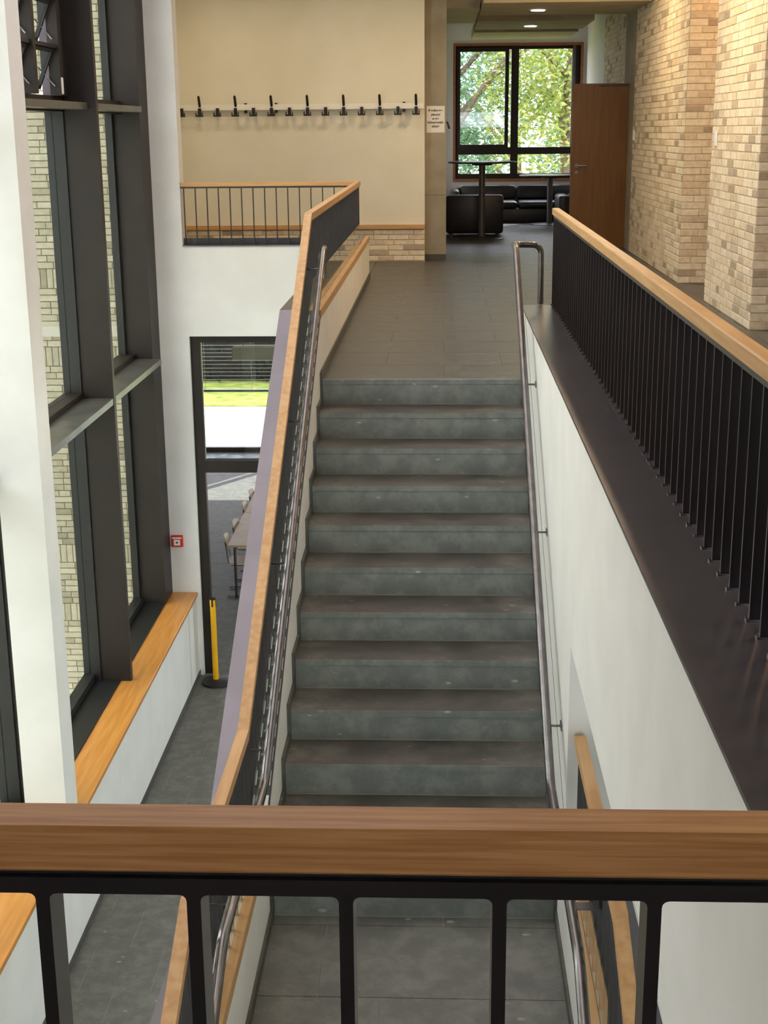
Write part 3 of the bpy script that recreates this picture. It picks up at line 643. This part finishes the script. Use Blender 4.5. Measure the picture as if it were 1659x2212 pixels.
# ------------------------------------------------------------------ lounge at the far end
struct(MB().ring((-0.2, 5.0, -0.45, ZC), (0.33, 2.585, 0.668, 3.0), 'y', YF, YF+0.32).build('wall_lounge_far', 'plaster'))
struct(box('wall_lounge_left', 'plaster', -0.2, 0.12, 8.90, YF, 0.0, ZC))
w2 = bpy.data.objects.new('window_2', None); COL.objects.link(w2); w2.location = (1.4, YF, 0.668); struct(w2)
MB().ring((0.33, 2.585, 0.668, 3.0), (0.375, 2.54, 0.712, 2.955), 'y', YF-0.03, YF+0.12).build('timber_frame', 'wood_frame', w2)
MB().ring((0.375, 2.54, 0.712, 2.955), (0.43, 2.40, 0.80, 2.90), 'y', YF+0.04, YF+0.12).build('outer_frame', 'frame', w2)
box('centre_post', 'frame', 1.345, 1.475, YF+0.03, YF+0.13, 0.712, 2.955, w2); box('transom', 'frame', 0.43, 2.40, YF+0.02, YF+0.12, 1.13, 1.25, w2)
sa = MB().ring((0.40, 1.30, 1.20, 2.93), (0.455, 1.235, 1.30, 2.86), 'y', YF-0.03, YF+0.05).build('sash', 'frame', w2)
box('sash_pane', 'glass_f', 0.455, 1.235, YF+0.005, YF+0.013, 1.30, 2.86, sa); MB().tube([(1.262, YF-0.03, 1.78), (1.262, YF-0.07, 1.78), (1.20, YF-0.075, 1.78)], 0.009, 8).build('handle', 'inox', sa)
box('pane', 'glass_f', 1.30, 1.345, YF+0.07, YF+0.078, 1.25, 2.90, w2); box('pane', 'glass_f', 1.475, 2.40, YF+0.07, YF+0.078, 1.25, 2.90, w2)
box('pane', 'glass_f', 0.43, 1.345, YF+0.07, YF+0.078, 0.80, 1.13, w2); box('pane', 'glass_f', 1.475, 2.40, YF+0.07, YF+0.078, 0.80, 1.13, w2)
box('shade_guide', 'alu', 2.41, 2.455, YF+0.0, YF+0.04, 0.72, 2.95, w2)

def bar_table(x, y, H, R_, label):
    t = thing('bar_table', (x, y, 0), label, 'table', 'lounge bar tables')
    MB().lathe([(0.02, 0), (R_-0.012, 0.0), (R_, 0.008), (R_, 0.020), (R_-0.006, 0.026), (0.02, 0.026)], (x, y, H-0.026), 48).build('table_top', 'table', t)
    MB().lathe([(0.15, 0), (0.15, 0.02), (0.06, 0.03)], (x, y, H-0.056), 24).build('top_flange', 'steel', t)
    MB().lathe([(0.048, 0), (0.048, H-0.05)], (x, y, 0.02), 24).build('column', 'pole', t)
    MB().lathe([(0.33, 0), (0.33, 0.010), (0.30, 0.018), (0.06, 0.028), (0.05, 0.04)], (x, y, 0.0), 40).build('base_plate', 'steel', t)
bar_table(0.722, 11.94, 1.115, 0.50, 'tall round bar table in front of the black armchair')
bar_table(1.95, 15.0, 0.82, 0.52, 'lower round table by the sofa, partly behind the wooden door')

def armchair(x0, x1, y0, y1, label, name='armchair', cat='armchair', facing=1):
    # facing +1: back toward the camera
    t = thing(name, ((x0+x1)/2, (y0+y1)/2, 0), label, cat)
    box('seat_base', 'leather', x0+0.16, x1-0.16, y0+0.18, y1, 0.05, 0.26, t, bev=0.03)
    box('seat_cushion', 'leather', x0+0.165, x1-0.165, y0+0.19, y1+0.02, 0.26, 0.40, t, bev=0.05)
    box('backrest', 'leather', x0, x1, y0, y0+0.18, 0.05, 0.62, t, bev=0.045)
    for a, b_ in ((x0, x0+0.16), (x1-0.16, x1)): box('armrest', 'leather', a, b_, y0+0.185, y1, 0.05, 0.58, t, bev=0.045)
    for a in (x0+0.08, x1-0.08):
        for b_ in (y0+0.08, y1-0.08): MB().lathe([(0.02, 0), (0.02, 0.05)], (a, b_, 0), 10).build('leg', 'inox', t)
armchair(0.196, 1.058, 12.28, 13.1, 'black leather armchair seen from behind, beside the tall bar table')
sf = thing('sofa', (1.45, 15.95, 0), 'black leather sofa under the lounge window', 'sofa')
box('seat_base', 'leather', 0.45, 2.45, 15.52, 16.25, 0.0, 0.24, sf, bev=0.03); box('armrest', 'leather', 0.28, 0.44, 15.52, 16.33, 0.0, 0.55, sf, bev=0.045); box('armrest', 'leather', 2.46, 2.62, 15.52, 16.33, 0.0, 0.55, sf, bev=0.045)
for a, b_ in ((0.46, 1.44), (1.46, 2.44)): box('seat_cushion', 'leather', a, b_, 15.50, 16.15, 0.245, 0.36, sf, bev=0.05)
for a, b_ in ((0.46, 1.44), (1.46, 2.44)):
    M_ = Matrix.Translation((0, 16.13, 0.37)) @ Matrix.Rotation(math.radians(-10), 4, 'X')
    MB().box(a, b_, 0.0, 0.16, 0.0, 0.25, M_, bev=0.06).build('back_cushion', 'leather', sf)
box('backrest', 'leather', 0.45, 2.45, 16.22, 16.36, 0.0, 0.56, sf, bev=0.04)
ch = thing('armchair', (2.32, 13.75, 0), 'black leather armchair half hidden behind the wooden door', 'armchair')
box('backrest', 'leather', 1.97, 2.16, 13.45, 14.25, 0.02, 0.55, ch, bev=0.045); box('seat_base', 'leather', 2.17, 2.6, 13.61, 14.09, 0.02, 0.28, ch, bev=0.03); box('seat_cushion', 'leather', 2.17, 2.6, 13.62, 14.08, 0.285, 0.40, ch, bev=0.04)
for a, b_ in ((13.45, 13.6), (14.1, 14.25)): box('armrest', 'leather', 2.17, 2.62, a, b_, 0.02, 0.55, ch, bev=0.04)
rad = thing('radiator', (0.6, 16.34, 0.1), 'white radiator with valve under the lounge window', 'radiator')
box('body', 'white', 0.45, 0.68, 16.368, 16.398, 0.35, 0.60, rad, bev=0.01); MB().tube([(0.36, 16.34, 0.53), (0.46, 16.36, 0.55)], 0.018, 10).build('valve', 'inox', rad)

# open wooden door
d2o = bpy.data.objects.new('door_2', None); COL.objects.link(d2o); d2o.location = (2.25, 10.2, 0); struct(d2o)
box('leaf', 'oak_door', 1.853, 2.60, 10.20, 10.245, 0.008, 2.138, d2o, bev=0.002)
MB().tube([(1.935, 10.20, 1.09), (1.935, 10.145, 1.09), (2.06, 10.14, 1.09)], 0.010, 10).build('lever', 'inox', d2o)
MB().tube([(1.935, 10.199, 1.09), (1.935, 10.192, 1.09)], 0.026, 16).build('rose', 'inox', d2o); MB().tube([(1.935, 10.199, 1.00), (1.935, 10.192, 1.00)], 0.026, 16).build('key_rose', 'inox', d2o)
box('lock_edge', 'inox', 1.8505, 1.853, 10.212, 10.233, 0.98, 1.18, d2o); box('top_hinge', 'steel', 2.2, 2.60, 10.185, 10.20, 2.10, 2.125, d2o)

for yy, lab in ((4.05, 'white light switch strip on the near brick pier'), (9.6, 'grey light switch strip on the far brick pier beside the door')):
    t = thing('light_switch', (XB, yy, 1.41), lab, 'switch')
    box('plate', 'white', XB-0.016, XB-0.003, yy-0.05, yy+0.05, 1.412, 1.545, t, bev=0.003); box('rocker', 'white', XB-0.020, XB-0.016, yy-0.03, yy+0.03, 1.43, 1.475, t); box('rocker', 'white', XB-0.020, XB-0.016, yy-0.03, yy+0.03, 1.485, 1.53, t)

# ------------------------------------------------------------------ lower hall: glazed door, alarm, barrier post
d1 = bpy.data.objects.new('door_1', None); COL.objects.link(d1); d1.location = (-1.8, YB+0.1, ZL); struct(d1)
box('jamb', 'frame', -2.512, -2.412, YB+0.05, YB+0.14, ZL, -0.492, d1); box('jamb', 'frame', -1.25, -1.152, YB+0.05, YB+0.14, ZL, -0.492, d1)
box('head', 'frame', -2.412, -1.25, YB+0.05, YB+0.14, -0.56, -0.492, d1); box('transom', 'frame', -2.412, -1.25, YB+0.03, YB+0.15, -1.965, -1.835, d1)
box('glazing_bead', 'alu', -2.412, -2.400, YB+0.06, YB+0.09, -1.83, -0.565, d1); box('pane', 'glass_f', -2.40, -1.25, YB+0.09, YB+0.098, -1.835, -0.56, d1)
fa = thing('fire_alarm_box', (-2.74, YB, -2.79), 'red square fire alarm call point on the white wall by the window', 'fire alarm')
box('housing', 'red', -2.806, -2.677, YB-0.035, YB-0.002, -2.785, -2.655, fa, bev=0.006); box('call_glass', 'white', -2.776, -2.707, YB-0.039, YB-0.035, -2.765, -2.700, fa); box('label_strip', 'paper', -2.792, -2.692, YB-0.0365, YB-0.035, -2.690, -2.674, fa)
MB().tube([(-2.7415, YB-0.039, -2.733), (-2.7415, YB-0.041, -2.733)], 0.011, 14).build('button', 'black', fa)
bx_, by_ = -2.345, 5.15
bp_ = thing('barrier_post', (bx_, by_, ZL), 'yellow belt barrier post on a black round base beside the lower doorway', 'barrier post')
MB().lathe([(0.155, 0), (0.160, 0.008), (0.157, 0.028), (0.10, 0.040), (0.04, 0.052)], (bx_, by_, ZL), 40).build('base', 'black', bp_)
MB().lathe([(0.031, 0), (0.031, 0.86)], (bx_, by_, ZL+0.045), 24).build('tube', 'yellow', bp_)
MB().lathe([(0.033, 0), (0.033, 0.065), (0.026, 0.072)], (bx_, by_, ZL+0.905), 24).build('belt_head', 'yellow', bp_)
MB().lathe([(0.034, 0), (0.034, 0.014), (0.022, 0.022)], (bx_, by_, ZL+0.975), 24).build('cap', 'black', bp_)
for a in range(4):
    an = a*math.pi/2-math.pi/2; M_ = Matrix.Translation((bx_, by_, ZL+0.90)) @ Matrix.Rotation(an, 4, 'Z')
    MB().box(0.030, 0.037, -0.009, 0.009, 0, 0.08, M_).build('belt_slot', 'black', bp_)

# refectory beyond the glazed door
def lower_table(y0, y1, label):
    t = thing('table', (-2.2, (y0+y1)/2, ZL), label, 'table', 'refectory tables')
    box('table_top', 'laminate', -2.61, -1.81, y0, y1, ZL+0.71, ZL+0.74, t, bev=0.004)
    for x in (-2.53, -1.89):
        for y in (y0+0.09, y1-0.09): MB().tube([(x, y, ZL), (x, y, ZL+0.71)], 0.018, 10).build('leg', 'inox', t)
lower_table(7.95, 9.52, 'pale laminate table nearest the lower doorway'); lower_table(9.53, 11.1, 'pale laminate table pushed up behind the first one in the lower room')
def make_chair():
    t = thing('chair', (0, 0, 0), 'x', 'chair', 'refectory chairs')
    def part(b, n, m_): return b.build(n, m_, t)
    bk = MB(); nx, nz = 6, 5; vs = []; fs = []
    for sgn in (0, 1):
        for j in range(nz):
            for i in range(nx):
                u = i/(nx-1)*2-1; v_ = j/(nz-1); wd = 0.19*(1-0.10*abs(v_-0.5)*2)
                vs.append((-0.21-0.05*v_+0.03*u*u+sgn*0.010, u*wd, 0.60+0.20*v_-0.02*u*u*(v_ > 0.7)))
    for j in range(nz-1):
        for i in range(nx-1):
            a = j*nx+i; fs += [(a, a+1, a+nx+1, a+nx), tuple(x+nx*nz for x in (a, a+nx, a+nx+1, a+1))]
    e = [j*nx for j in range(nz)]; e2 = [j*nx+nx-1 for j in range(nz)]; N_ = nx*nz
    for q in (e, e2, list(range(nx)), list(range((nz-1)*nx, nz*nx))):
        for a, b_ in zip(q, q[1:]): fs.append((a, b_, b_+N_, a+N_))
    part(MB().add(vs, fs, True), 'backrest', 'ply')
    part(MB().box(-0.20, 0.20, -0.19, 0.19, 0.44, 0.455, bev=0.004), 'seat', 'ply')
    for s in (-1, 1):
        part(MB().tube(rounded([(-0.23, s*0.17, 0.75), (-0.19, s*0.17, 0.435), (0.17, s*0.17, 0.43), (0.20, s*0.19, 0.015), (-0.22, s*0.19, 0.015)], 0.05), 0.010, 8), 'skid_frame', 'inox')
    part(MB().tube([(0.16, -0.17, 0.43), (0.16, 0.17, 0.43)], 0.010, 8), 'cross_bar', 'inox')
    return t
c0 = make_chair()
spots = [(-2.44, 8.25, 0.08, 'plywood chair closest to the lower doorway, left side of the first table'), (-2.42, 8.92, -0.05, 'second plywood chair from the lower doorway, left side of the first table'),
         (-2.42, 9.85, 0.03, 'third plywood chair from the lower doorway, at the start of the second table'), (-2.42, 10.55, 0.0, 'fourth plywood chair from the lower doorway, furthest into the room'),
         (-1.85, 8.30, math.pi, 'plywood chair on the right side of the first table, seen through its legs')]
for k, (x, y, a, lab) in enumerate(spots):
    if k == 0: t = c0
    else:
        t = c0.copy(); COL.objects.link(t)
        for chd in c0.children:
            q = chd.copy(); COL.objects.link(q); q.parent = t
    t.location = (x, y, ZL); t.rotation_euler[2] = a; t['label'] = lab
# refectory room shell and facade
struct(box('ceiling_lower', 'ceiling', -7.0, 4.6, YB+0.22, YF, -0.52, -0.41))
struct(box('wall_lower_left', 'plaster', -7.2, -7.0, 5.9, YF, ZL, -0.41))
w3 = bpy.data.objects.new('window_3', None); COL.objects.link(w3); w3.location = (-3.0, YF, ZL); struct(w3)
for x in (-7.0, -4.50, -2.0, 0.5, 3.0): box('mullion', 'frame', x-0.05, x+0.05, YF, YF+0.12, ZL, -0.41, w3)
box('bottom_rail', 'frame', -7, 3.0, YF+0.01, YF+0.10, ZL, ZL+0.10, w3); box('head_rail', 'frame', -7, 3.0, YF+0.01, YF+0.10, -0.52, -0.41, w3)
for x0 in (-7.0, -4.50, -2.0, 0.5): box('pane', 'glass_f', x0+0.05, x0+2.45, YF+0.05, YF+0.058, ZL+0.10, -0.52, w3)
bl = thing('venetian_blind', (-3.25, YF+0.2, -3.15), 'half lowered grey venetian blind outside the lower room window', 'blind')
sm = MB().box(-1.18, 1.18, -0.04, 0.04, -0.0015, 0.0015, Matrix.Rotation(math.radians(-13), 4, 'X')).data('slat'); sm.materials.append(MT['slat'])
z = -3.07
while z < -0.6: inst('slat', sm, bl, (-3.25, YF+0.22, z)); z += 0.072
box('bottom_bar', 'slat', -4.43, -2.07, YF+0.19, YF+0.25, -3.16, -3.115, bl)
for x in (-4.30, -3.42, -2.5): MB().tube([(x, YF+0.215, -3.12), (x, YF+0.215, -0.6)], 0.003, 5).build('cord', 'slat', bl)
lm = thing('pendant_lamp', (-2.6, 12.0, -1.8), 'pale box lamp hanging in the lower room before the blind', 'lamp')
box('lamp_body', 'lampshade', -3.06, -1.7, 11.9, 12.1, -1.80, -1.60, lm, bev=0.01); MB().tube([(-2.9, 12, -1.6), (-2.9, 12, -0.52)], 0.006, 6).build('cable', 'steel', lm); MB().tube([(-1.9, 12, -1.6), (-1.9, 12, -0.52)], 0.006, 6).build('cable', 'steel', lm)

# ------------------------------------------------------------------ outdoors
struct(box('ground_paving', 'paving', -30, 30, YF+0.4, 21.2, ZL-0.3, ZL-0.05))
struct(box('ground_lawn', 'grass', -60, 60, 21.2, 90, ZL-0.3, ZL-0.03))
struct(box('ground_court', 'paving', -30, -3.3, -20, YF+0.4, ZL-1.8, ZL-1.4))
def tree(x, y, h_, blobs, leaf, n, label, trunk=True, lsz=0.16):
    t = thing('tree', (x, y, ZL-0.03), label, 'tree', 'trees beyond the lounge window'); rnd = random.Random(int(x*31+y*7))
    tr = MB(); tr.tube([(x, y, ZL-0.05), (x+0.1, y, ZL+h_*0.3), (x-0.05, y+0.1, ZL+h_*0.6), (x+0.15, y, ZL+h_*0.9)], [0.20, 0.16, 0.11, 0.04], 10); tr.build('trunk', 'bark', t)
    for k in range(6):
        a = rnd.uniform(0, 6.28); z0 = ZL+h_*rnd.uniform(0.35, 0.7); l_ = h_*0.28
        MB().tube([(x, y, z0), (x+math.cos(a)*l_*0.5, y+math.sin(a)*l_*0.5, z0+l_*0.45), (x+math.cos(a)*l_, y+math.sin(a)*l_, z0+l_*0.8)], [0.07, 0.05, 0.02], 7).build('branch', 'bark', t)
    b = MB()
    for (bx, by, bz, br) in blobs:
        for _ in range(int(n)):
            d = Vector((rnd.gauss(0, 1), rnd.gauss(0, 1), rnd.gauss(0, 1))).normalized()*br*rnd.uniform(0.25, 1.0)**0.6
            c = Vector((x+bx, y+by, ZL+bz))+d; s_ = lsz*rnd.uniform(0.6, 1.3)
            M_ = Matrix.Translation(c) @ Matrix.Rotation(rnd.uniform(0, 6.28), 4, 'Z') @ Matrix.Rotation(rnd.uniform(-1.2, 1.2), 4, 'X') @ Matrix.Rotation(rnd.uniform(-1, 1), 4, 'Y')
            b.add([M_ @ Vector(p) for p in ((-s_*0.5, 0, 0), (0, -s_*0.22, 0.01), (s_*0.5, 0, -0.02), (0, s_*0.22, 0.01))], [(0, 1, 2, 3)])
    me = bpy.data.meshes.new('foliage'); off = root_loc(t); me.from_pydata([tuple(Vector(v)-off) for v in b.v], [], b.f); me.materials.append(MT[leaf])
    o = bpy.data.objects.new('foliage', me); COL.objects.link(o); o.parent = t; tag(o, kind='stuff')
tree(0.3, 25.0, 10, [(-0.6, 0, 6.0, 1.6), (0.6, 0.4, 7.2, 1.8), (0.2, 0, 8.6, 1.9), (-1.0, 0.3, 8.0, 1.6), (0.3, 0.2, 4.9, 1.2)], 'leaf_a', 1500, 'blue-green tree behind the left half of the lounge window')
tree(3.0, 24.0, 10, [(-0.5, 0, 5.6, 1.5), (0.5, 0.2, 6.6, 1.6), (-0.2, 0.3, 7.8, 1.7), (0.9, 0, 8.6, 1.6), (-0.9, 0.2, 6.9, 1.3)], 'leaf_b', 1300, 'sunlit yellow-green tree behind the right half of the lounge window')
tree(2.2, 31.0, 11, [(0, 0, 6.5, 2.2), (-2.4, 0, 7, 2.2), (2.6, 0, 7, 2.4), (0, 0.5, 9.5, 2.4), (-2, 0, 4.6, 1.6), (2, 0, 4.6, 1.6)], 'leaf_a', 1100, 'larger tree further back in the gap between the two near trees', lsz=0.22)
tree(3.6, 33.0, 5, [(0, 0, 3.6, 1.3), (1.2, 0, 3.5, 1.2)], 'leaf_c', 1300, 'low dark bush on the far lawn seen under the right tree')
hg = thing('hedge', (-5.5, 24.6, ZL-0.03), 'dark clipped hedge beyond the lawn outside the lower room', 'hedge')
hb = MB(); hr = random.Random(3)
for _ in range(5000):
    c = Vector((hr.uniform(-11, 0.2), hr.uniform(24.0, 25.2), ZL+hr.uniform(0, 2.0))); s_ = 0.16*hr.uniform(0.6, 1.3)
    M_ = Matrix.Translation(c) @ Matrix.Rotation(hr.uniform(0, 6.28), 4, 'Z') @ Matrix.Rotation(hr.uniform(-1.2, 1.2), 4, 'X')
    hb.add([M_ @ Vector(p) for p in ((-s_*0.5, 0, 0), (0, -s_*0.3, 0.01), (s_*0.5, 0, 0), (0, s_*0.3, 0.01))], [(0, 1, 2, 3)])
ho = hb.build('foliage', 'leaf_d', hg); tag(ho, kind='stuff'); box('twig_core', 'frame', -11, 0.2, 24.35, 24.9, ZL, ZL+1.7, hg)
nb = thing('sky_screen_building', (-17, -3, ZL-1.4), 'plain rendered block added across the court to cut sky light at the window', 'building')  # unseen building added to screen part of the left glazing's sky
box('walls', 'render', -20, -14, -20, 2.0, ZL-1.4, 5.0, nb); box('roof', 'base', -20.2, -13.8, -20.2, 2.2, 5.0, 5.2, nb)
# ------------------------------------------------------------------ wall behind the camera
struct(MB().ring((-3.2, 4.8, -0.45, ZC), (-2.6, 4.2, 1.6, 2.15), 'y', -12.4, -12.0).build('wall_behind', 'plaster'))
w6 = struct(box('added_rear_slot', 'glass_f', -2.6, 4.2, -12.21, -12.2, 1.6, 2.15))  # unseen slot window added to brighten the near rail
w4 = bpy.data.objects.new('added_rear_glazing', None); COL.objects.link(w4); w4.location = (0.8, -9.3, ZL); struct(w4)  # unseen rear glazing, set close to brighten risers and lower hall
for x in (-3.1, -1.2, 0.7, 2.6, 4.5): box('mullion', 'frame', x-0.05, x+0.05, -9.45, -9.3, ZL, -0.42, w4)
for x in (-3.1, -1.2, 0.7, 2.6): box('pane', 'glass_l', x+0.05, x+1.85, -9.38, -9.372, ZL, -0.42, w4)

# gallery lamps (warm), above the right-hand gallery and the coat corridor
def lamp(x, y, z, e, label, col=(1.0, 0.72, 0.42)):
    t = thing('ceiling_lamp', (x, y, z), label, 'lamp', 'warm ceiling lamps')
    MB().lathe([(0.16, 0), (0.17, 0.03), (0.15, 0.07)], (x, y, z), 24).build('housing', 'white', t)
    MB().lathe([(0.001, 0), (0.145, 0.0), (0.145, 0.004), (0.001, 0.004)], (x, y, z-0.006), 24).build('diffuser', emit_mat('warm_glow', (1, 0.78, 0.5, 1), 6.0), t)
    ld = bpy.data.lights.new('lamp_light', 'AREA'); ld.shape = 'DISK'; ld.size = 0.3; ld.energy = e; ld.color = col
    lo_ = bpy.data.objects.new('lamp_light', ld); COL.objects.link(lo_); lo_.parent = t; lo_.location = (0, 0, -0.02)
for k, y in enumerate((-5.5, 3.1, 0.7, 5.0, 6.8)):
    lamp((1.9, 1.6, 3.0, 3.1, 1.6)[k], y, ZC-0.075, (30, 60, 20, 17, 48)[k], '%s round warm ceiling lamp of the right gallery, counted from the lounge' % ('fifth', 'third', 'fourth', 'second', 'first')[k], (1.0, 0.56, 0.26) if k in (2, 3) else (1.0, 0.72, 0.42))
for k, x in enumerate((-2.4, -0.9)):
    lamp(x, 7.0, ZC-0.075, 11, ('left', 'right')[k]+' round warm ceiling lamp in front of the coat rack wall', (1.0, 0.84, 0.56))
